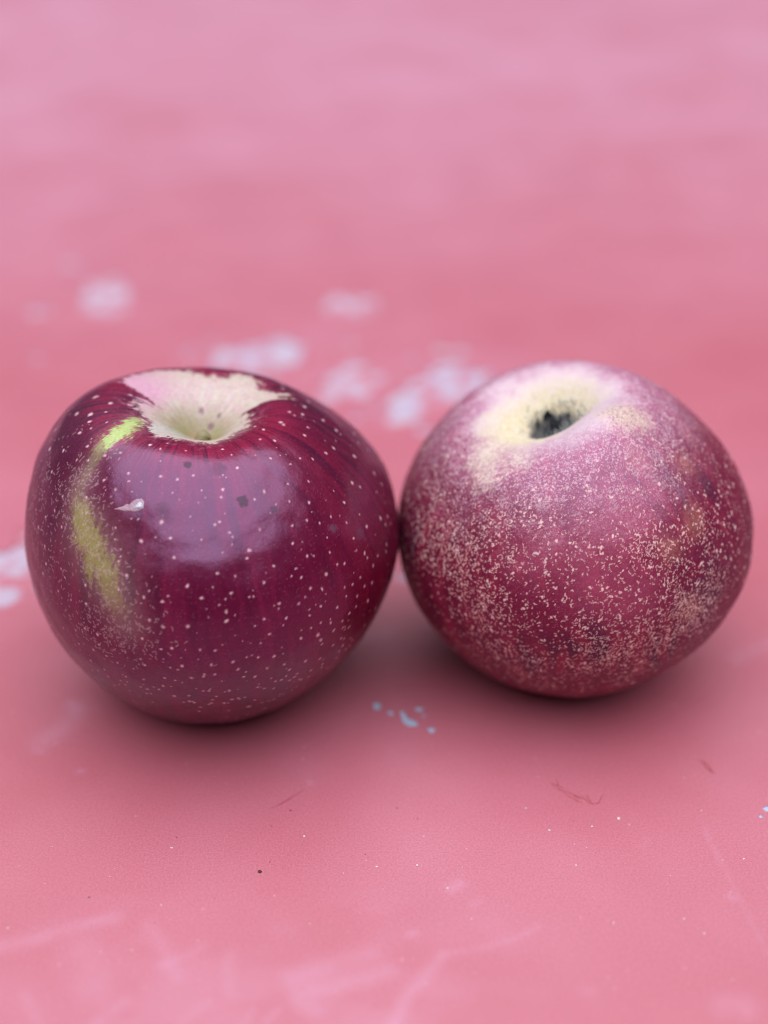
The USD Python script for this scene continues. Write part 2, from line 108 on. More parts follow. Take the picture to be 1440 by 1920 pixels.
# ---------------------------------------------------------------- tabletop: a red paint coat with chipped spots over a pale undercoat
def paint_look():
    N = {'geo': ('geometry', {}),
         'wear_sheen': ('attribute', {'attribute': 'albedo'}),
         'sep': ('separate_color', {}),
         'n1': ('noise_texture', {'scale': 9.0, 'detail': 4.0, 'roughness': 0.55}),
         'r1': ('rgb_ramp', {'ramp': [(0.3, PAINT_DEEP), (0.52, PAINT_MID), (0.75, PAINT_PALE)]}),
         'n2': ('noise_texture', {'scale': 2600.0, 'detail': 2.0}),
         'r2': ('map_range', {'from_min': 0.3, 'from_max': 0.7, 'to_min': 0.83, 'to_max': 1.17, 'clamp': True}),
         'mul': ('mix_color', {'blend_type': 'multiply', 'fac': 1.0}),
         'v': ('voronoi_texture', {'scale': 260.0}),
         'vr': ('map_range', {'from_min': 0.04, 'from_max': 0.09, 'to_min': 1.0, 'to_max': 0.0, 'clamp': True}),
         'vs': ('separate_color', {}),
         'vg': ('math', {'math_type': 'greater_than', 'value2': 0.72}),
         'vm': ('math', {'math_type': 'multiply'}), 'vk': ('math', {'math_type': 'multiply', 'value2': 0.45}),
         'spk': ('mix_color', {'b': (0.60, 0.30, 0.32)}),
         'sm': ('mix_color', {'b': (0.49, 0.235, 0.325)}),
         'b': ('bump', {'strength': 0.12, 'distance': 0.0003}),
         'nr': ('noise_texture', {'scale': 40.0, 'detail': 4.0}),
         'rr': ('map_range', {'from_min': 0.3, 'from_max': 0.7, 'to_min': 0.40, 'to_max': 0.52, 'clamp': True}),
         'p': ('principled_bsdf', {'ior': 1.55, 'specular_ior_level': 0.8})}
    Lk = [('geo.position', x + '.vector') for x in ('n1', 'n2', 'v', 'nr')] + [
        ('wear_sheen.color', 'sep.color'), ('n1.fac', 'r1.fac'), ('n2.fac', 'r2.value'), ('r1.color', 'mul.a'), ('r2.result', 'mul.b'),
        ('v.distance', 'vr.value'), ('v.color', 'vs.color'), ('vs.r', 'vg.value1'), ('vr.result', 'vm.value1'), ('vg.value', 'vm.value2'), ('vm.value', 'vk.value1'),
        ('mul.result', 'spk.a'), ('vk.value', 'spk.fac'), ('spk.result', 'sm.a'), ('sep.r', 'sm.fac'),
        ('n2.fac', 'b.height'), ('b.normal', 'p.normal'), ('nr.fac', 'rr.value'), ('rr.result', 'p.roughness'), ('sm.result', 'p.base_color')]
    return usdkit.material(stage, '/World/Looks/red_paint', N, Lk, surface='p.BSDF')

PAINT_DEEP, PAINT_MID, PAINT_PALE = (0.358, 0.068, 0.089), (0.378, 0.084, 0.111), (0.402, 0.108, 0.144)
paint = paint_look()
def bare_look(name, c1, c2, left=0.42):
    return usdkit.material(stage, '/World/Looks/' + name, {
        'geo': ('geometry', {}), 'n': ('noise_texture', {'scale': 110.0, 'detail': 6.0, 'roughness': 0.6}),
        'r': ('rgb_ramp', {'ramp': [(left, (0.39, 0.11, 0.14)), (left + 0.1, c1), (0.72, c2)]}),
        'p': ('principled_bsdf', {'roughness': 0.6})},
        [('geo.position', 'n.vector'), ('n.fac', 'r.fac'), ('r.color', 'p.base_color')], surface='p.BSDF')
bare = [bare_look('bare_undercoat', (0.37, 0.27, 0.33), (0.43, 0.30, 0.35)), bare_look('bare_undercoat_cream', (0.35, 0.28, 0.36), (0.43, 0.33, 0.29)),
        bare_look('bare_undercoat_blue', (0.28, 0.31, 0.40), (0.36, 0.35, 0.43), 0.2)]
wood = usdkit.material(stage, '/World/Looks/table_core', {'geo': ('geometry', {}), 'n': ('noise_texture', {'scale': 30.0}), 'r': ('rgb_ramp', {'ramp': [(0.3, (0.3, 0.09, 0.1)), (0.7, (0.36, 0.12, 0.13))]}), 'p': ('principled_bsdf', {'roughness': 0.6})},
    [('geo.position', 'n.vector'), ('n.fac', 'r.fac'), ('r.color', 'p.base_color')], surface='p.BSDF')

table = tag(xform('/World/tabletop'), kind='structure', label='worn tabletop in pinkish red paint, chipped down to a pale undercoat', category='tabletop')

def rough_ring(poly, rng, near):
    """A chip's outline with a ragged edge."""
    g = Polygon(poly).buffer(0)
    L = g.exterior.length; n = int(max(24, min(160, L / (0.0004 if near else 0.0016))))
    pts = np.array([g.exterior.interpolate(i / n, normalized=True).coords[0] for i in range(n)])
    c = pts.mean(0); s = 0.52 if not near else 0.12
    w = fbm(np.c_[(pts - c) / (L / 14) + 17.3, np.full(n, rng.uniform(0, 50))], 4, 3) - 0.5
    return c + (pts - c) * (1 + s * 2.2 * w)[:, None]

rng = np.random.default_rng(5)
holes = []
for i, c in enumerate(CHIPS):
    holes.append((rough_ring(c, rng, i > 5), i))
# small satellites round the larger far chips
for i in range(6):
    c = np.array(CHIPS[i]); ctr = c.mean(0); rad = np.abs(c - ctr).max()
    for k in range(3 if i in (0, 1, 5) else 12):
        a = rng.uniform(0, 6.28); d = rad * rng.uniform(0.8, 1.35); r = rad * rng.uniform(0.04, 0.16)
        o = ctr + d * np.array([math.cos(a), math.sin(a) * np.ptp(c[:, 1]) / max(np.ptp(c[:, 0]), 1e-6)])
        t = np.linspace(0, 2 * np.pi, 10, endpoint=False)
        holes.append((rough_ring(o + r * np.c_[np.cos(t) * 1.3, np.sin(t)], rng, False), i))
polys = []
for ring, i in holes:
    g = Polygon(ring).buffer(0)
    if g.geom_type != 'Polygon':
        g = max(g.geoms, key=lambda q: q.area)
    if g.area > 2e-7 and not any(g.buffer(0.0006).intersects(h) for h, _ in polys):
        polys.append((g, i))
xs = np.arange(-0.20, 0.2001, 0.0008); ys = np.arange(-0.115, 0.12, 0.0008)
gx, gy = np.meshgrid(xs, ys)
pts = [np.c_[gx.ravel(), gy.ravel()]]
gx, gy = np.meshgrid(np.arange(-0.56, 0.561, 0.006), np.arange(-0.13, 1.2, 0.006)); o = np.c_[gx.ravel(), gy.ravel()]
pts.append(o[~((np.abs(o[:, 0]) < 0.203) & (o[:, 1] > -0.118) & (o[:, 1] < 0.122))])
gx, gy = np.meshgrid(np.linspace(-1.3, 1.3, 40), np.linspace(-0.5, 1.9, 40)); o = np.c_[gx.ravel(), gy.ravel()]
pts.append(o[~((np.abs(o[:, 0]) < 0.58) & (o[:, 1] > -0.15) & (o[:, 1] < 1.22))])
pts = np.vstack(pts); pts += np.random.default_rng(1).uniform(-1e-5, 1e-5, pts.shape)
rings = [np.array(g.exterior.coords)[:-1] for g, _ in polys]
kd = cKDTree(np.vstack(rings)); pts = pts[kd.query(pts)[0] > 0.00025]
allp = np.vstack([pts] + rings)
tri = Delaunay(allp).simplices
cen = allp[tri].mean(1); inside = np.zeros(len(tri), bool)
for g, _ in polys:
    x0, y0, x1, y1 = g.bounds
    near = np.nonzero((cen[:, 0] > x0) & (cen[:, 0] < x1) & (cen[:, 1] > y0) & (cen[:, 1] < y1))[0]
    inside[near] = shapely.contains_xy(g, cen[near, 0], cen[near, 1])
tri = tri[~inside]
e1, e2 = allp[tri[:, 1]] - allp[tri[:, 0]], allp[tri[:, 2]] - allp[tri[:, 0]]
flip = e1[:, 0] * e2[:, 1] - e1[:, 1] * e2[:, 0] < 0; tri[flip] = tri[flip][:, ::-1]
# wiped streaks and scuffs: worn, whitened paint; a painted sheen joins them farther back
smear_sheen = np.zeros(len(allp)); nzf = fbm(np.c_[allp * 180, np.zeros(len(allp))], 4, 9); nzs = fbm(np.c_[allp * 900, np.zeros(len(allp))], 3, 2)
nzl = fbm(np.c_[allp * 25, np.zeros(len(allp))], 4, 6)
for line, w, o in SMEARS:
    line = np.array(line); s = []
    for p0, p1 in zip(line[:-1], line[1:]):
        n = max(2, int(np.linalg.norm(p1 - p0) / 0.0006)); s.append(p0 + (p1 - p0) * np.linspace(0, 1, n)[:, None])
    s = np.vstack(s); box = (np.abs(allp - s.mean(0)) < np.ptp(s, axis=0).max() + 4 * w + 0.003).all(1)
    w = w * 1.6; d = cKDTree(s).query(allp[box] + (nzf[box, None] - 0.5) * w * 0.9)[0]
    m = np.exp(-(d / w) ** 2) * o * (0.45 + 0.9 * nzf[box]) * (0.75 + 0.5 * nzs[box])
    smear_sheen[box] = 1 - (1 - smear_sheen[box]) * (1 - np.clip(m, 0, 0.95))
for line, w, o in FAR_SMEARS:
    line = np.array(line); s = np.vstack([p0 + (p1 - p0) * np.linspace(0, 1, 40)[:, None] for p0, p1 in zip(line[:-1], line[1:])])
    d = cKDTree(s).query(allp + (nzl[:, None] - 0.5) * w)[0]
    smear_sheen = np.maximum(smear_sheen, np.exp(-(d / w) ** 2) * o * (0.4 + nzl))
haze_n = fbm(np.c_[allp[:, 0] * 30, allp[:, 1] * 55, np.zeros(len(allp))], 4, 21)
smear_sheen = np.clip(0.31 * smear_sheen + 0.20 * sstep(0.5, 0.75, haze_n) * sstep(-0.045, -0.085, allp[:, 1]) + 0.44 * sstep(0.03, 0.62, allp[:, 1] - 0.18 * allp[:, 0]) * (0.45 + 1.1 * nzl), 0, 1)  # last term paints the grazing sky sheen into the far table colour
zz = 0.00006 * (fbm(np.c_[allp * 60, np.zeros(len(allp))], 3, 4) - 0.5)
add('/World/tabletop/paint_coat', np.c_[allp, zz], tri, paint, True, np.c_[smear_sheen, smear_sheen, smear_sheen])
bx = np.array([[x, y, z] for z in (-0.03, -0.0012) for y in (-0.5, 1.9) for x in (-1.3, 1.3)])
bf = np.array([[0, 2, 3], [0, 3, 1], [4, 5, 7], [4, 7, 6], [0, 1, 5], [0, 5, 4], [2, 6, 7], [2, 7, 3], [0, 4, 6], [0, 6, 2], [1, 3, 7], [1, 7, 5]])
add('/World/tabletop/core', bx, bf, wood, False)
for k, (g, i) in enumerate(polys):
    ring = np.array(g.exterior.coords)[:-1]; n = len(ring)
    dep = -0.00022 if i > 5 else -0.0004
    c = np.array(g.representative_point().coords[0]); outer = c + (ring - c) * 1.0
    base = np.array(g.buffer(0.0002).exterior.simplify(0.00004).coords)[:-1]
    tr = Delaunay(np.vstack([base, [c]])); P = np.vstack([base, [c]]); T = tr.simplices; cc = P[T].mean(1)
    T = T[shapely.contains_xy(g.buffer(0.0002), cc[:, 0], cc[:, 1])]
    e1, e2 = P[T[:, 1]] - P[T[:, 0]], P[T[:, 2]] - P[T[:, 0]]; fl = e1[:, 0] * e2[:, 1] - e1[:, 1] * e2[:, 0] < 0; T[fl] = T[fl][:, ::-1]
    V = np.vstack([np.c_[P, np.full(len(P), dep)], np.c_[ring, np.full(n, dep - 0.0001)], np.c_[ring, np.full(n, -0.00003)]])
    j = np.arange(n); a = len(P) + j; b = len(P) + (j + 1) % n
    F = np.vstack([T, np.stack([a, a + n, b], 1), np.stack([b, a + n, b + n], 1)])
    add('/World/tabletop/bare_patch' + ('' if k == 0 else f'_{k:03d}'), V, F, bare[2 if i in (6, 7, 8, 9, 10, 13, 14, 15) else (1 if i in (2, 4) else 0)], False)

scratch_look = usdkit.material(stage, '/World/Looks/scratched_paint', {'geo': ('geometry', {}), 'n': ('noise_texture', {'scale': 900.0}), 'r': ('rgb_ramp', {'ramp': [(0.3, (0.22, 0.018, 0.018)), (0.7, (0.32, 0.04, 0.042))]}), 'p': ('principled_bsdf', {'roughness': 0.5})},
    [('geo.position', 'n.vector'), ('n.fac', 'r.fac'), ('r.color', 'p.base_color')], surface='p.BSDF')
rs = np.random.default_rng(8)
for k, L in enumerate(SCRATCH):
    L = np.array(L); t = np.linspace(0, 1, 14); s = np.linspace(0, 1, len(L))
    P = np.c_[np.interp(t, s, L[:, 0]), np.interp(t, s, L[:, 1])]; P += np.cumsum(rs.normal(0, 0.00004, P.shape), 0)
    d = np.gradient(P, axis=0); d /= np.linalg.norm(d, axis=1)[:, None]; nrm = np.c_[-d[:, 1], d[:, 0]]
    w = (0.00011 * np.sin(np.pi * np.clip(t, 0.02, 0.98)) ** 0.6 * rs.uniform(0.5, 1.2, 14))[:, None]
    V = np.vstack([np.c_[P + nrm * w, np.full(14, 0.00004)], np.c_[P, np.full(14, 0.00007)], np.c_[P - nrm * w, np.full(14, 0.00004)]])
    i = np.arange(13); F = []
    for o in (0, 14):
        F += [np.stack([o + i, o + i + 14, o + i + 1], 1), np.stack([o + i + 1, o + i + 14, o + i + 15], 1)]
    add('/World/tabletop/scratch' + ('' if k == 0 else f'_{k:03d}'), V, np.vstack(F), scratch_look, True)

def lump(c, r, rng, squash=0.6):
    import trimesh
    m = trimesh.creation.icosphere(1, 1.0); v = np.array(m.vertices)
    v *= (1 + 0.5 * (rng.random(len(v)) - 0.5))[:, None]
    return v * [r * rng.uniform(0.8, 1.4), r * rng.uniform(0.7, 1.1), r * squash] + [c[0], c[1], r * squash * 0.6], np.array(m.faces)

def plain(name, c, rough=0.7):
    return usdkit.material(stage, '/World/Looks/' + name, {'geo': ('geometry', {}), 'n': ('noise_texture', {'scale': 1500.0}), 'r': ('rgb_ramp', {'ramp': [(0.3, tuple(x * 0.75 for x in c)), (0.7, c)]}), 'p': ('principled_bsdf', {'roughness': rough})},
        [('geo.position', 'n.vector'), ('n.fac', 'r.fac'), ('r.color', 'p.base_color')], surface='p.BSDF')
crumb_look, dust_look, soil_look = plain('dark_crumb', (0.05, 0.012, 0.015)), plain('pale_dust', (0.62, 0.48, 0.48)), plain('soil_dust', (0.16, 0.035, 0.04))
rd = np.random.default_rng(3)
PX = 0.0000958
x, y, r = DARK[0]
v, f = lump((x, y), r * PX * 0.95, rd, 0.8)
tag(add('/World/crumb', v, f, crumb_look, False), label='tiny dark crumb lying on the red paint in front of the glossy maroon apple', category='crumb')
for name, lst, mt, lab, extra in (('pale_dust', LIGHT, dust_look, 'scattered pale dust specks on the red paint in front of the apples', 150), ('dark_dust', DARK[1:], soil_look, 'scattered fine dark specks on the red paint before the apples', 25)):
    V, F, n = [], [], 0
    L = list(lst) + [(rd.uniform(-0.08, 0.08), -0.045 - 0.06 * rd.random(), rd.uniform(0.5, 1.1)) for _ in range(extra)]
    for (x, y, r) in L:
        v, f = lump((x, y), r * PX * 0.8, rd, 0.35); V.append(v); F.append(f + n); n += len(v)
    tag(add('/World/' + name, np.vstack(V), np.vstack(F), mt, True), label=lab, category='dust', kind='stuff')

# ---------------------------------------------------------------- apples
def sh(d):
    x, y, z = d.T
    return np.stack([x, y, z, 3*z*z-1, x*x-y*y, x*y, x*z, y*z, z*(5*z*z-3), x*(5*z*z-1), y*(5*z*z-1), z*(x*x-y*y), x*y*z, x*(x*x-3*y*y), y*(3*x*x-y*y), 35*z**4-30*z*z+3, x*z*(7*z*z-3), y*z*(7*z*z-3), (x*x-y*y)*(7*z*z-1)], -1)

def radius(d, p):
    phi = np.arccos(np.clip(d[:, 2], -1, 1)); th = np.arctan2(d[:, 1], d[:, 0])
    r = p['R'] * (1 + sh(d) @ np.array(p['c']))
    r = r - p['d'] * np.exp(-(phi / p['w']) ** p['k']) - p['d2'] * np.exp(-((np.pi - phi) / p['w2']) ** 2)
    for t0, f0, wt, wf, a in p.get('bumps', []):
        dt = (th - t0 + np.pi) % (2 * np.pi) - np.pi
        r = r + a * np.exp(-(dt / wt) ** 2 - ((phi - f0) / wf) ** 2)
    return r

def rot(ax, ay):
    ca, sa, cb, sb = math.cos(ax), math.sin(ax), math.cos(ay), math.sin(ay)
    return np.array([[cb, 0, sb], [0, 1, 0], [-sb, 0, cb]]) @ np.array([[1, 0, 0], [0, ca, -sa], [0, sa, ca]])

def sphere_grid(dt=0.29, dp=0.27, dc=0.2):
    front = np.radians(np.arange(-200, 20.01, dt)); back = np.radians(np.arange(21.5, 158.6, 1.7))
    th = np.concatenate([front, back])
    ph = np.radians(np.concatenate([np.arange(0.15, 42, dc), np.arange(42, 128, dp), np.arange(128, 180, 1.3), [179.9]]))
    T, P = np.meshgrid(th, ph); n, m = len(th), len(ph)
    d = np.stack([np.cos(T) * np.sin(P), np.sin(T) * np.sin(P), np.cos(P)], -1).reshape(-1, 3)
    i = np.arange(m - 1)[:, None] * n; j = np.arange(n)[None]; k = (j + 1) % n
    a, b = (i + j).ravel(), (i + k).ravel()
    f = np.vstack([np.stack([a, a + n, b], 1), np.stack([b, a + n, b + n], 1)])
    cap = np.stack([np.zeros(n - 2, int), np.arange(1, n - 1), np.arange(2, n)], 1)
    f = np.vstack([f, cap, cap[:, ::-1] + (m - 1) * n])
    return d, T.ravel(), P.ravel(), f

GD, GT, GP, GF = sphere_grid()
n0 = 9000; ii = np.arange(n0) + 0.5; ph0 = np.arccos(1 - 2 * ii / n0); ga = np.pi * (1 + 5 ** 0.5) * ii
FD = np.stack([np.cos(ga) * np.sin(ph0), np.sin(ga) * np.sin(ph0), np.cos(ph0)], -1)

class Apple:
    def __init__(self, path, p, **kw):
        self.p, self.path, self.M = p, path, rot(*p['tilt'])
        Xs = (FD * radius(FD, p)[:, None]) @ self.M.T
        self.lift = -Xs[:, 2].min(); self.relief = lambda d: 0.0
        x = UsdGeom.Xform.Define(stage, path); x.AddTranslateOp().Set(Gf.Vec3d(p['x'], p['y'], 0.00004)); self.prim = tag(x.GetPrim(), **kw)
    def out(self, local):
        """Fruit-axis coordinates to the thing's own frame (base on the table)."""
        return np.asarray(local) @ self.M.T + [0, 0, self.lift]
    def settle(self, pts):
        """Rest the finished skin on the table."""
        self.lift = -(pts @ self.M.T)[:, 2].min(); return pts
    def on(self, d, off=0.0):
        d = np.asarray(d, float); d = d / np.linalg.norm(d, axis=-1)[..., None]
        f = d.reshape(-1, 3); return d * ((radius(f, self.p) + self.relief(f)).reshape(d.shape[:-1]) + off)[..., None]

TONE = 0.70
def skin_look(name, tint, coat, grain, spec, bump=0.12):
    return usdkit.material(stage, '/World/Looks/' + name, {
        'tc': ('texture_coordinate', {}), 'geo': ('geometry', {}), 'a': ('attribute', {'attribute': 'albedo'}), 'ra': ('attribute', {'attribute': 'rough'}),
        'n': ('noise_texture', {'scale': 2200.0, 'detail': 3.0, 'roughness': 0.6}), 'r': ('map_range', {'from_min': 0.3, 'from_max': 0.7, 'to_min': 1 - grain, 'to_max': 1 + grain, 'clamp': True}),
        'm': ('mix_color', {'blend_type': 'multiply', 'fac': 1.0, 'use_clamp': False}),
        'nb': ('noise_texture', {'scale': 1300.0, 'detail': 3.0}), 'b': ('bump', {'strength': bump, 'distance': 0.0002}),
        'p': ('principled_bsdf', {'specular_ior_level': spec, 'specular_tint': tint, 'subsurface_weight': 0.0, 'coat_weight': coat, 'coat_roughness': 0.22, 'coat_ior': 1.5})},
        [('geo.position', 'n.vector'), ('geo.position', 'nb.vector'), ('n.fac', 'r.value'), ('a.color', 'm.a'), ('r.result', 'm.b'), ('m.result', 'p.base_color'), ('ra.fac', 'p.roughness'),
         ('nb.fac', 'b.height'), ('b.normal', 'p.normal')], surface='p.BSDF')

def near_mask(centres, radii, soft, P):
    """1 inside discs of the given radii about the centres (on the sphere), soft at the edge."""
    kd = cKDTree(P); m = np.zeros(len(P))
    for c, r in zip(centres, radii):
        idx = kd.query_ball_point(c, r + soft)
        if idx:
            idx = np.array(idx); d = np.linalg.norm(P[idx] - c, axis=1)
            m[idx] = np.maximum(m[idx], 1 - sstep(r - soft, r + soft, d))
    return m

S = 0.036
P36 = GD * S
wob = np.stack([fbm(GD * 60 + k * 31.7, 2, 70 + k) - 0.5 for k in range(3)], -1)
# ---- glossy maroon apple (stem end up)
apA = Apple('/World/apple', APPLE_A, label='glossy dark maroon apple with pale lenticels and a cream splash in its stem hollow', category='apple', group='pair of red apples standing side by side on the table')
lookA = skin_look('maroon_skin', (0.95, 0.60, 1.0), 0.0, 0.10, 0.68)
deg = np.degrees
rA = radius(GD, APPLE_A)
# streaks that run from pole to pole
warp = (fbm(GD * 5, 3, 5) - 0.5) * 0.10
st = fbm(np.c_[np.cos(GT + warp) * 26, np.sin(GT + warp) * 26, GP * 1.6], 4, 11)
st2 = fbm(np.c_[np.cos(GT + warp) * 70, np.sin(GT + warp) * 70, GP * 1.6], 3, 12)
big = fbm(GD * 2.6, 3, 13)
mot = fbm(GD * 90, 3, 14)
col = np.tile(np.array([0.095, 0.0025, 0.021]), (len(GD), 1))
col = lerp(col, (0.150, 0.0045, 0.029), 0.75 * sstep(0.46, 0.72, 0.6 * st + 0.4 * st2))
col = lerp(col, (0.058, 0.003, 0.018), sstep(0.48, 0.70, 0.5 * (1 - st) + 0.5 * big))
facing_r = np.exp(-((((GT - math.radians(-25) + np.pi) % (2 * np.pi)) - np.pi) / 0.5) ** 2)
col = lerp(col, (0.150, 0.002, 0.014), 0.4 * facing_r * sstep(0.35, 0.65, st + 0.1))
facing_l = np.exp(-((((GT - math.radians(-165) + np.pi) % (2 * np.pi)) - np.pi) / 0.55) ** 2)
col = lerp(col, (0.075, 0.018, 0.036), 0.6 * facing_l)
ring_red = np.exp(-((deg(GP) - 27) / 6.0) ** 2)
col = lerp(col, (0.30, 0.010, 0.040), 0.55 * ring_red * sstep(0.3, 0.6, st2))
col *= (0.82 + 0.36 * mot)[:, None]
# faint dusty freckles
fine = fbm(GD * 190, 2, 15)
col = lerp(col, (0.45, 0.20, 0.25), 0.16 * sstep(0.70, 0.80, fine))
# green streak with russet round it
gdir = direction(*np.array(GREEN).T) * S
seg = np.vstack([gdir[i] + (gdir[i + 1] - gdir[i]) * np.linspace(0, 1, 12)[:, None] for i in range(len(gdir) - 1)])
along = np.linspace(0, 1, len(seg))
dd, ix = cKDTree(seg).query(P36 + wob * 0.0016)
ua = along[ix]
gw = np.interp(ua, [0, 0.12, 0.27, 0.36, 0.5, 0.6, 0.72, 0.86, 1.0], [1.2, 1.8, 1.6, 1.2, 1.5, 2.5, 2.9, 2.5, 1.8]) * 0.001
gs = np.interp(ua, [0, 0.03, 0.25, 0.33, 0.47, 0.56, 0.80, 0.92, 1.0], [0.75, 1, 1, 0.2, 0.12, 0.72, 0.66, 0.3, 0])
rus = np.exp(-(dd / (gw * 2.1)) ** 2) * sstep(0.28, 0.42, ua)
col = lerp(col, (0.28, 0.14, 0.13), 0.5 * rus)
gm = (1 - sstep(0.3, 1.45, dd / gw + 1.7 * (st2 - 0.5) + 1.6 * (mot - 0.5))) * gs
lime = np.array([0.43, 0.51, 0.17]); olive = np.array([0.30, 0.275, 0.055])
gcol = lime + (olive - lime) * sstep(0.27, 0.40, ua)[:, None]
col = col + (gcol * (0.85 + 0.3 * mot)[:, None] - col) * gm[:, None]
hal = np.exp(-(dd / (gw * 1.7)) ** 2) * (1 - sstep(0.25, 0.34, ua)) * (1 - gm)
col = lerp(col, (0.50, 0.16, 0.20), 0.45 * hal)
# fine russet hairlines round the streak and on the left cheek
rg = np.random.default_rng(21)
def strokes(centre_fn, n, length, rng, steps=6, wiggle=0.7):
    out = []
    for _ in range(n):
        c = centre_fn(); c = c / np.linalg.norm(c)
        t = np.cross(c, rng.normal(size=3)); t /= np.linalg.norm(t)
        L = length * rng.uniform(0.4, 1.6); k = max(2, int(L / 0.00011)); p = c.copy()
        for _ in range(k):
            out.append(p * S); b = np.cross(p, t); t = t + b * rng.normal(0, wiggle); t -= p * (t @ p); t /= np.linalg.norm(t); p = p + t * (L / k / S); p /= np.linalg.norm(p)
    return np.array(out)
def round_streak():
    i = rg.integers(int(len(seg) * 0.35), len(seg)); return seg[i] / S + rg.normal(0, 0.075, 3)
def left_cheek():
    return direction(rg.normal(-150, 14), rg.normal(62, 12))
def low_cheek():
    return direction(rg.normal(-112, 9), rg.normal(82, 5))
hl = np.vstack([strokes(round_streak, 420, 0.0006, rg), strokes(left_cheek, 420, 0.0005, rg), strokes(low_cheek, 240, 0.0006, rg)])
dh = cKDTree(hl).query(P36, distance_upper_bound=0.0004)[0]
col = lerp(col, (0.50, 0.32, 0.30), 0.42 * (1 - sstep(0.00004, 0.00015, dh)))
# lenticels
DL = [(t, f, r * 0.82) for t, f, r in DOTS]
nz = np.random.default_rng(31)
for _ in range(260):
    t, f = nz.uniform(-200, 25), math.degrees(math.acos(nz.uniform(-0.75, 0.85)))
    DL.append((t, f, abs(nz.normal(0, 0.06)) + 0.06))
for _ in range(330):
    t, f = nz.uniform(30, 150), math.degrees(math.acos(nz.uniform(-0.75, 0.85)))
    DL.append((t, f, nz.uniform(0.2, 0.55)))
for _ in range(150):
    t, f = nz.uniform(-190, 10), nz.normal(102, 7)
    DL.append((t, f, nz.uniform(0.12, 0.3)))
DL = np.array(DL)
dm = near_mask(direction(DL[:, 0], DL[:, 1]) * S, DL[:, 2] * 0.001, 0.00013, P36 + wob * 0.0005)
core = near_mask(direction(DL[:, 0], DL[:, 1]) * S, DL[:, 2] * 0.00045, 0.00010, P36)
fade = 0.15 + 1.0 * fbm(GD * 34, 3, 46)
col = lerp(col, (0.64, 0.34, 0.36), np.clip(0.95 * dm * fade, 0, 1))
col = lerp(col, (0.80, 0.58, 0.56), np.clip(0.75 * core * fade, 0, 1))
# sooty spots
sr = [0.8, 1.5, 1.0, 0.7, 1.3, 0.8, 1.3, 1.0, 1.1, 0.6]; so = [0.95, 0.5, 0.9, 0.75, 0.45, 0.5, 0.35, 0.4, 0.4, 0.4]
soot = np.zeros(len(GD))
for (t, f), r, o in zip(SOOT, sr, so):
    m = near_mask([direction(t, f) * S], [r * 0.001], 0.0005 if o < 0.6 else 0.00025, P36 + wob * 0.0009)
    soot = np.maximum(soot, o * m * (1 if o > 0.6 else np.clip(1.6 * fine, 0, 1)))
col = lerp(col, (0.085, 0.05, 0.07), soot)
# cream splash: its edge measured round the axis, frayed into fingers
ct = np.unwrap(np.radians([c[0] for c in CREAM])); cf = np.array([c[1] for c in CREAM])
o_ = np.argsort(np.mod(np.array([c[0] for c in CREAM]), 360)); tt = np.radians(np.mod(np.array([c[0] for c in CREAM]), 360))[o_]; ff = cf[o_]
edge = np.interp(np.mod(GT, 2 * np.pi), np.r_[tt[-1] - 2 * np.pi, tt, tt[0] + 2 * np.pi], np.r_[ff[-1], ff, ff[0]])
fray = (fbm(np.c_[np.cos(GT) * 9, np.sin(GT) * 9, GP * 3], 3, 41) - 0.5) * 5 + (fbm(GD * 55, 2, 42) - 0.5) * 6
inn = edge + fray - deg(GP)
cream = sstep(-1.1, 1.3, inn + 2.2 * (fbm(GD * 120, 2, 47) - 0.5))
pinkrim = sstep(-7, 0, inn) * (1 - cream)
col = lerp(col, (0.42, 0.10, 0.15), 0.55 * pinkrim * sstep(0.45, 0.7, fbm(GD * 40, 3, 48)))
ray = 0.45 * fbm(np.c_[np.cos(GT) * 15, np.sin(GT) * 15, GP * 8], 3, 43) + 0.55 * fbm(GD * 30, 3, 44)
cc = np.tile(np.array([0.57, 0.42, 0.34]), (len(GD), 1))
cc = lerp(cc, (0.60, 0.50, 0.40), sstep(0.45, 0.7, ray))
lump2 = fbm(GD * 42 + 9, 3, 49)
cc = lerp(cc, (0.58, 0.49, 0.31), 0.6 * sstep(0.5, 0.65, lump2))
cc = lerp(cc, (0.62, 0.40, 0.34), 0.6 * sstep(0.47, 0.36, lump2))
cc = lerp(cc, (0.27, 0.235, 0.07), 0.9 * sstep(17, 6.0, deg(GP) + 6 * (ray - 0.5)))  # olive floor of the hollow, with its depth shading painted in
cc = lerp(cc, (0.40, 0.22, 0.11), 0.55 * sstep(6.5, 2.5, deg(GP)))
back_left = np.exp(-((((GT - math.radians(154) + np.pi) % (2 * np.pi)) - np.pi) / 0.60) ** 2) * sstep(12, 19, deg(GP))
cc = lerp(cc, (0.66, 0.32, 0.40), 0.95 * np.clip(back_left * (0.75 + 0.5 * ray), 0, 1))
cc = lerp(cc, (0.62, 0.66, 0.60), 0.4 * np.exp(-((((GT - math.radians(-135) + np.pi) % (2 * np.pi)) - np.pi) / 0.35) ** 2))
ws = near_mask(direction(*np.array(WALLSPOT).T) * S, [0.00062, 0.0005, 0.0008], 0.0004, P36 + wob * 0.0005)
cc = lerp(cc, (0.16, 0.07, 0.045), 0.85 * ws)
cc *= (0.82 + 0.34 * mot)[:, None]
col = col + (cc - col) * (cream * (1 - 0.9 * gm * sstep(18, 21, deg(GP))))[:, None]
rgh = 0.29 + 0.20 * (big - 0.5) + 0.10 * (st - 0.5) + 0.05 * (mot - 0.5) + 0.25 * rus + 0.28 * cream + 0.16 * dm + 0.6 * soot
apA.relief = lambda d: 0.0005 * (fbm(d * 2.9 + 3, 2, 50) - 0.5) + 0.00045 * (fbm(d * 7, 2, 51) - 0.5)
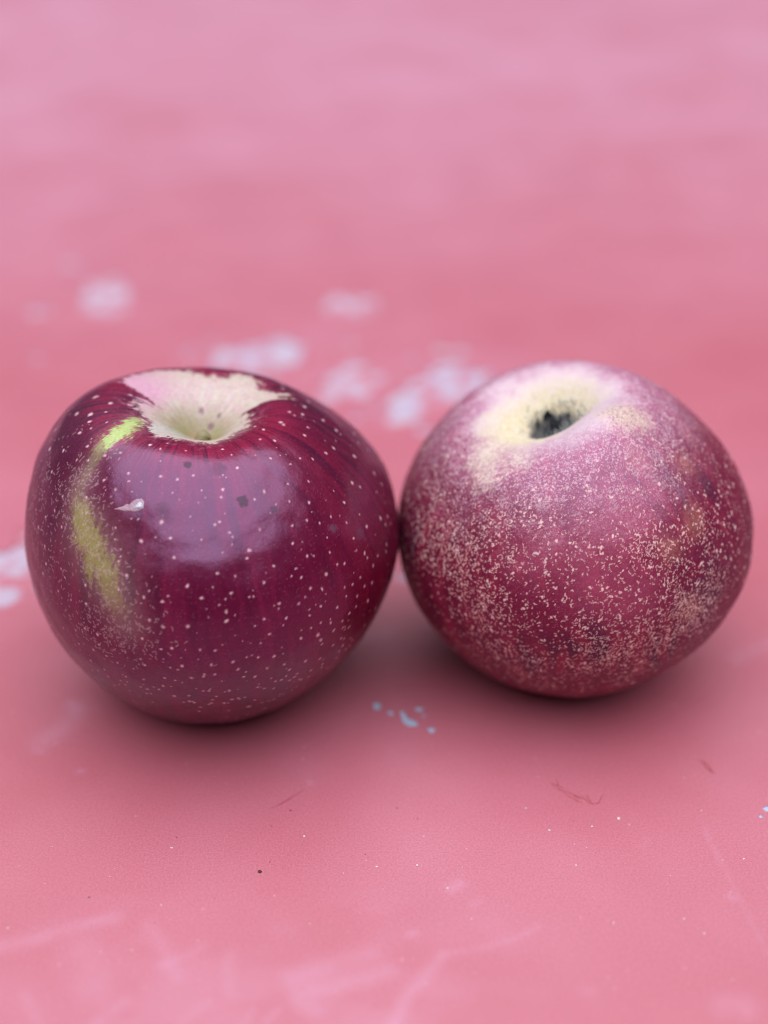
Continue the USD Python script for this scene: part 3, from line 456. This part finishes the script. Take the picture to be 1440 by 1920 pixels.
relief = apA.relief(GD) + 0.00003 * (fbm(GD * 28, 2, 52) - 0.5) + 0.000012 * dm + 0.00004 * cream * (ray - 0.5)
add('/World/apple/skin', apA.out(apA.settle(GD * (rA + relief)[:, None])), GF, lookA, True, col * TONE * (1 + 0.2 * (1 - cream))[:, None], np.clip(rgh, 0.1, 0.9))

# broken stem stub at the bottom of the hollow
stub_look = plain('stem_bark', (0.24, 0.19, 0.09), 0.75)
f0 = radius(np.array([[0, 0, 1.0]]), APPLE_A)[0]
L = np.array([[0, 0, f0 - 0.001], [0.0003, 0.0001, f0 + 0.0004], [0.0006, 0.0003, f0 + 0.0009], [0.0009, 0.0004, f0 + 0.0013], [0.0010, 0.0004, f0 + 0.0015]])
v, f = tubes([L], [np.array([0.0017, 0.0014, 0.0012, 0.00125, 0.0007])], 14)
v = v + 0.0004 * np.stack([meshkit.noise(v * 1800 + k * 9.1, k) - 0.5 for k in range(3)], -1)
add('/World/apple/stem_stub', apA.out(v), f, stub_look, True)

# dried scab: a flat pale tail and a curled white flake
sc0 = direction(*SCAB[0]); sc1 = direction(*SCAB[2])
tx = sc1 - sc0; tx -= sc0 * (tx @ sc0); Ls = np.linalg.norm(tx) * S; tx /= np.linalg.norm(tx); ty = np.cross(sc0, tx)
def patch(outline, centre, top, seed, fall):
    """A thin raised skin: outline in millimetres along/across the tail, on the fruit's surface."""
    g = Polygon(outline).buffer(0); x0, y0, x1, y1 = g.bounds
    gx, gy = np.meshgrid(np.arange(x0, x1, 0.09), np.arange(y0, y1, 0.09)); q = np.c_[gx.ravel(), gy.ravel()]; q = q[shapely.contains_xy(g.buffer(-0.04), q[:, 0], q[:, 1])]
    e = np.array([g.exterior.interpolate(i / 90, normalized=True).coords[0] for i in range(90)]); q = np.vstack([q + np.random.default_rng(seed).uniform(-0.01, 0.01, q.shape), e])
    T = Delaunay(q).simplices; c = q[T].mean(1); T = T[shapely.contains_xy(g, c[:, 0], c[:, 1])]
    ed = np.array([g.exterior.distance(Point(*r)) for r in q])
    h = -0.00003 + top * sstep(0, fall, ed) * (0.6 + 0.8 * fbm(np.c_[q * 3.1, np.full(len(q), seed)], 3, seed))
    d = sc0 + (q[:, :1] * tx + q[:, 1:] * ty) * (0.001 / S)
    e1, e2 = q[T[:, 1]] - q[T[:, 0]], q[T[:, 2]] - q[T[:, 0]]; fl = e1[:, 0] * e2[:, 1] - e1[:, 1] * e2[:, 0] < 0; T[fl] = T[fl][:, ::-1]
    return apA.out(apA.on(d, 0) + d / np.linalg.norm(d, axis=1)[:, None] * h[:, None]), T
v, f = patch([(-1.3, -0.5), (-0.9, -1.2), (0.1, -1.25), (0.9, -0.95), (1.5, -0.45), (2.0, -0.65), (2.6, -0.35), (3.3, -0.25), (4.3, -0.12), (4.9, 0.0), (4.2, 0.2), (3.2, 0.45), (2.4, 0.72), (1.4, 0.8), (0.7, 1.0), (-0.3, 0.95), (-1.1, 0.6)], sc0, 0.00007, 3, 0.25)
add('/World/apple/scab', v, f, plain('scab_skin', (0.36, 0.20, 0.24), 0.4), True)
v, f = patch([(-1.0, 0.1), (-0.95, -0.4), (-0.5, -0.75), (0.15, -0.35), (0.6, 0.15), (0.95, 0.25), (0.75, 0.55), (0.2, 0.6), (-0.4, 0.8), (-0.85, 0.6)], sc0, 0.00030, 5, 0.35)
add('/World/apple/scab/flake', v, f, plain('scab_flake', (0.48, 0.47, 0.52), 0.35), True)

# ---- dull russeted apple (calyx end up)
apB = Apple('/World/apple_001', APPLE_B, label='matte pinkish red apple thick with russet flecks, its dark dried calyx showing', category='apple', group='pair of red apples standing side by side on the table')
GD, GT, GP, GF = sphere_grid(0.22, 0.205, 0.19)
P36 = GD * S
wob = np.stack([fbm(GD * 60 + k * 31.7, 2, 70 + k) - 0.5 for k in range(3)], -1)
warp = (fbm(GD * 5, 3, 5) - 0.5) * 0.10
lookB = skin_look('russeted_skin', (1.0, 0.8, 1.0), 0.0, 0.10, 0.30, 0.25)
rB = radius(GD, APPLE_B)
pd = deg(GP)
st = fbm(np.c_[np.cos(GT + warp) * 22 + 7, np.sin(GT + warp) * 22, GP * 1.8], 4, 111)
big = fbm(GD * 3.0 + 5, 3, 113); med = fbm(GD * 9 + 2, 3, 114); mot2 = fbm(GD * 80 + 3, 3, 115)
col = np.tile(np.array([0.150, 0.0060, 0.029]), (len(GD), 1))
col = lerp(col, (0.215, 0.012, 0.038), sstep(0.46, 0.66, 0.6 * st + 0.4 * med))
col = lerp(col, (0.072, 0.005, 0.026), sstep(0.55, 0.75, 0.5 * (1 - st) + 0.5 * big))
pur = np.exp(-((((GT - math.radians(-52) + np.pi) % (2 * np.pi)) - np.pi) / 0.22) ** 2 - ((pd - 88) / 16) ** 2)
col = lerp(col, (0.060, 0.016, 0.040), 0.7 * pur * sstep(0.3, 0.6, med + 0.1))
warmth = near_mask(direction(*np.array(ROPEN).T) * S, [0.006] * len(ROPEN), 0.005, P36 + wob * 0.004)
col = lerp(col, (0.36, 0.06, 0.115), 0.55 * warmth)
og = near_mask(direction(*np.array(RTAN[3:]).T) * S, [0.0022] * (len(RTAN) - 3), 0.002, P36 + wob * 0.004)
col = lerp(col, (0.50, 0.20, 0.13), 0.32 * og * (0.4 + 1.2 * mot2))
# pale waxy bloom over the shoulder, thinning downwards in patches
tl = np.exp(-((((GT - math.radians(-165) + np.pi) % (2 * np.pi)) - np.pi) / 0.7) ** 2)
lim = 47 + 9 * (big - 0.5) * 2 + 5 * (med - 0.5) * 2 - 4 * tl
bloom = sstep(lim + 16, lim - 22, pd)
col = lerp(col, (0.58, 0.22, 0.35), 0.48 * bloom * (0.72 + 0.55 * mot2))
frost = sstep(33, 16, pd + 14 * (med - 0.5))
col = lerp(col, (0.68, 0.53, 0.55), 0.82 * frost)
lacy = fbm(GD * 46 + wob * 6, 3, 121)
col = lerp(col, (0.70, 0.48, 0.52), 0.6 * sstep(0.52, 0.62, lacy) * sstep(68, 30, pd))
# yellow russet of the hollow, spilling out to the left
yel = sstep(24, 11, pd + 9 * (med - 0.5) + 5 * (st - 0.5) - 9 * np.exp(-((((GT - math.radians(-150) + np.pi) % (2 * np.pi)) - np.pi) / 0.6) ** 2) + 7 * np.exp(-((((GT - math.radians(-45) + np.pi) % (2 * np.pi)) - np.pi) / 0.6) ** 2))
col = lerp(col, (0.60, 0.53, 0.32), np.clip(yel * (0.25 + 1.2 * (0.5 * med + 0.5 * mot2)), 0, 1))
col = lerp(col, (0.58, 0.42, 0.24), 0.8 * yel * sstep(0.46, 0.66, mot2))
spill = near_mask(direction([-141, -120, -133], [32, 30, 38]) * S, [0.0035, 0.002, 0.002], 0.003, P36 + wob * 0.006)
col = lerp(col, (0.72, 0.62, 0.45), 0.6 * spill * (0.5 + mot2))
tan = near_mask(direction([-41, -44, -36], [27, 23, 31]) * S, [0.0036, 0.0024, 0.0022], 0.0026, P36 + wob * 0.005)
col = lerp(col, (0.62, 0.46, 0.33), 0.72 * tan * (0.6 + 0.7 * mot2))
# flecks: star-shaped lenticels and worm-like russet strokes, dense in places
rg = np.random.default_rng(77)
dense = [(t, f) for t, f in RDENSE]
dw = np.array([1.6, 1.8, 1.5, 1.2, 1.3, 1.0, 1.2, 1.2, 1.6, 1.4, 1.0, 1.2, 1.0, .8, 1.0, .9, 1.2, .8, .8]); dw /= dw.sum()
def fleck_at():
    if rg.random() < 0.52:
        t, f = dense[rg.choice(len(dense), p=dw)]; return direction(t + rg.normal(0, 8.5), f + rg.normal(0, 7.0))
    while True:
        c = direction(rg.uniform(-205, 40), math.degrees(math.acos(rg.uniform(-0.75, 0.86))))
        t, f = math.degrees(math.atan2(c[1], c[0])), math.degrees(math.acos(c[2]))
        quiet = math.exp(-((t + 80) / 18) ** 2 - ((f - 60) / 13) ** 2)
        if rg.random() > 0.8 * quiet: return c
fl = strokes(fleck_at, 1500, 0.00050, rg, wiggle=0.65)
clus = [fleck_at() for _ in range(300)]
def in_cluster():
    return clus[rg.integers(len(clus))] + rg.normal(0, 0.045, 3)
ff_ = np.vstack([strokes(in_cluster, 5400, 0.00036, rg, wiggle=0.8), strokes(fleck_at, 1800, 0.0003, rg, wiggle=0.8)])
fl2 = strokes(lambda: direction(rg.uniform(40, 155), rg.uniform(35, 130)), 500, 0.0007, rg)
d1 = cKDTree(np.vstack([fl, fl2])).query(P36 + wob * 0.0002, distance_upper_bound=0.0006)[0]
d2 = cKDTree(ff_).query(P36 + wob * 0.0002, distance_upper_bound=0.0006)[0]
lines = np.maximum(1 - sstep(0.00006, 0.00014, d1), 0.85 * (1 - sstep(0.00004, 0.00012, d2)))
stars = []
for _ in range(1150):
    c = direction(rg.uniform(-205, 40), math.degrees(math.acos(rg.uniform(-0.7, 0.82)))); r = rg.uniform(0.00008, 0.00023)
    for _ in range(5):
        stars.append((c * S + rg.normal(0, r, 3), r * rg.uniform(0.55, 1.0)))
    stars.append((c * S, r))
dots = near_mask([s[0] for s in stars], [s[1] for s in stars], 0.00007, P36)
up_fade = 0.75 + 0.25 * sstep(28, 55, pd)
col = lerp(col, (0.72, 0.43, 0.38), 0.86 * lines * up_fade)
col = lerp(col, (0.78, 0.51, 0.46), 0.86 * dots * up_fade)
dustB = fbm(GD * 210, 2, 131)
col = lerp(col, (0.60, 0.32, 0.34), 0.2 * sstep(0.66, 0.78, dustB))
# pin-prick dark dots on the tan patch
pk = [direction(rg.normal(-41, 7), rg.normal(27, 3.2)) * S for _ in range(150)]
pm = near_mask(pk, rg.uniform(0.00007, 0.00017, 150), 0.00009, P36)
col = lerp(col, (0.20, 0.11, 0.12), 0.75 * pm)
# grey-black felt down in the hollow
felt = sstep(10.0, 6.5, pd - 7.5 * np.exp(-((((GT - math.radians(-120) + np.pi) % (2 * np.pi)) - np.pi) / 0.75) ** 2) + 5 * (fbm(np.c_[np.cos(GT) * 14, np.sin(GT) * 14, GP * 3], 3, 141) - 0.5))
col = lerp(col, (0.030, 0.030, 0.032), 0.95 * felt)
rgh = 0.46 + 0.18 * lines + 0.15 * dots + 0.12 * frost + 0.2 * yel + 0.1 * (med - 0.5)
apB.relief = lambda d: 0.0005 * (fbm(d * 3.1 + 1, 2, 150) - 0.5) + 0.0005 * (fbm(d * 6 + 4, 3, 151) - 0.5)
relief = apB.relief(GD) + 0.00010 * (fbm(GD * 24, 3, 152) - 0.5) + 0.000025 * np.maximum(lines, dots)
add('/World/apple_001/skin', apB.out(apB.settle(GD * (rB + relief)[:, None])), GF, lookB, True, col * 0.84, np.clip(rgh, 0.15, 0.95))

# calyx: five withered sepals, stamen stubs and felt hairs round them
f0 = radius(np.array([[0, 0, 1.0]]), APPLE_B)[0]
sepal_look, hair_look = plain('withered_sepal', (0.030, 0.030, 0.034), 0.8), plain('calyx_hair', (0.24, 0.23, 0.21), 0.8)
rc = np.random.default_rng(9)
L, R_ = [], []
for k in range(14):
    a = rc.uniform(0, 6.28); b = np.array([math.cos(a), math.sin(a), 0]) * rc.uniform(0.0003, 0.0012)
    h = rc.uniform(0.002, 0.0038); L.append([b + [0, 0, f0 - 0.0006], b * 1.3 + [0, 0, f0 + h * 0.6], b * 1.1 + [0, 0, f0 + h]]); R_.append(np.array([0.00022, 0.00015, 0.0003]))
v, f = tubes(L, R_, 6)
add('/World/apple_001/calyx', apB.out(v), f, sepal_look, True)
for k in range(5):
    a0 = 0.5 + k * 2 * math.pi / 5 + rc.normal(0, 0.12); ln = rc.uniform(0.0040, 0.0052); w0 = 0.0021
    u = np.linspace(0, 1, 9); lat = np.linspace(-1, 1, 5)
    rad = 0.0022 + 0.0016 * np.sin(u * 2.4) - 0.0010 * u ** 3 * (k % 2)
    hz = f0 - 0.0008 + ln * u
    V = []
    for i in range(9):
        w = w0 * (1 - u[i]) ** 0.8 + 0.00012
        for s in lat:
            r = rad[i] - 0.0005 * s * s * (1 - u[i]); tw = s * w / 0.0028 * 0.8 + 0.25 * u[i] * math.sin(k * 2.1)
            V.append([r * math.cos(a0 + tw), r * math.sin(a0 + tw), hz[i] + rc.normal(0, 0.00008)])
    V = np.array(V); inner = V.copy(); inner[:, :2] *= 0.93
    i = np.arange(8)[:, None] * 5; j = np.arange(4)[None]; a = (i + j).ravel()
    F = np.vstack([np.stack([a, a + 1, a + 5], 1), np.stack([a + 1, a + 6, a + 5], 1)])
    add('/World/apple_001/calyx/sepal' + ('' if k == 0 else f'_{k:03d}'), apB.out(np.vstack([V, inner])), np.vstack([F, F[:, ::-1] + 45]), sepal_look, True)
L, R_ = [], []
for k in range(420):
    t = rc.uniform(-180, 180); ph = abs(rc.normal(6.0, 2.4)) + 2.5
    p0 = apB.on(direction(t, ph), -0.0001); n = -p0 / np.linalg.norm(p0); ax = np.array([0, 0, 1.0])
    inward = -np.array([p0[0], p0[1], 0]); inward /= np.linalg.norm(inward) + 1e-9
    g = ax * rc.uniform(0.4, 1.0) + inward * rc.uniform(0.1, 0.9) + rc.normal(0, 0.3, 3); g /= np.linalg.norm(g); ln = rc.uniform(0.0007, 0.0019)
    L.append([p0, p0 + g * ln * 0.5, p0 + g * ln + rc.normal(0, 0.0002, 3)]); R_.append(np.array([0.00007, 0.00005, 0.00002]))
v, f = tubes(L, R_, 3)
tag(add('/World/apple_001/calyx/hair', apB.out(v), f, hair_look, True), kind='stuff')
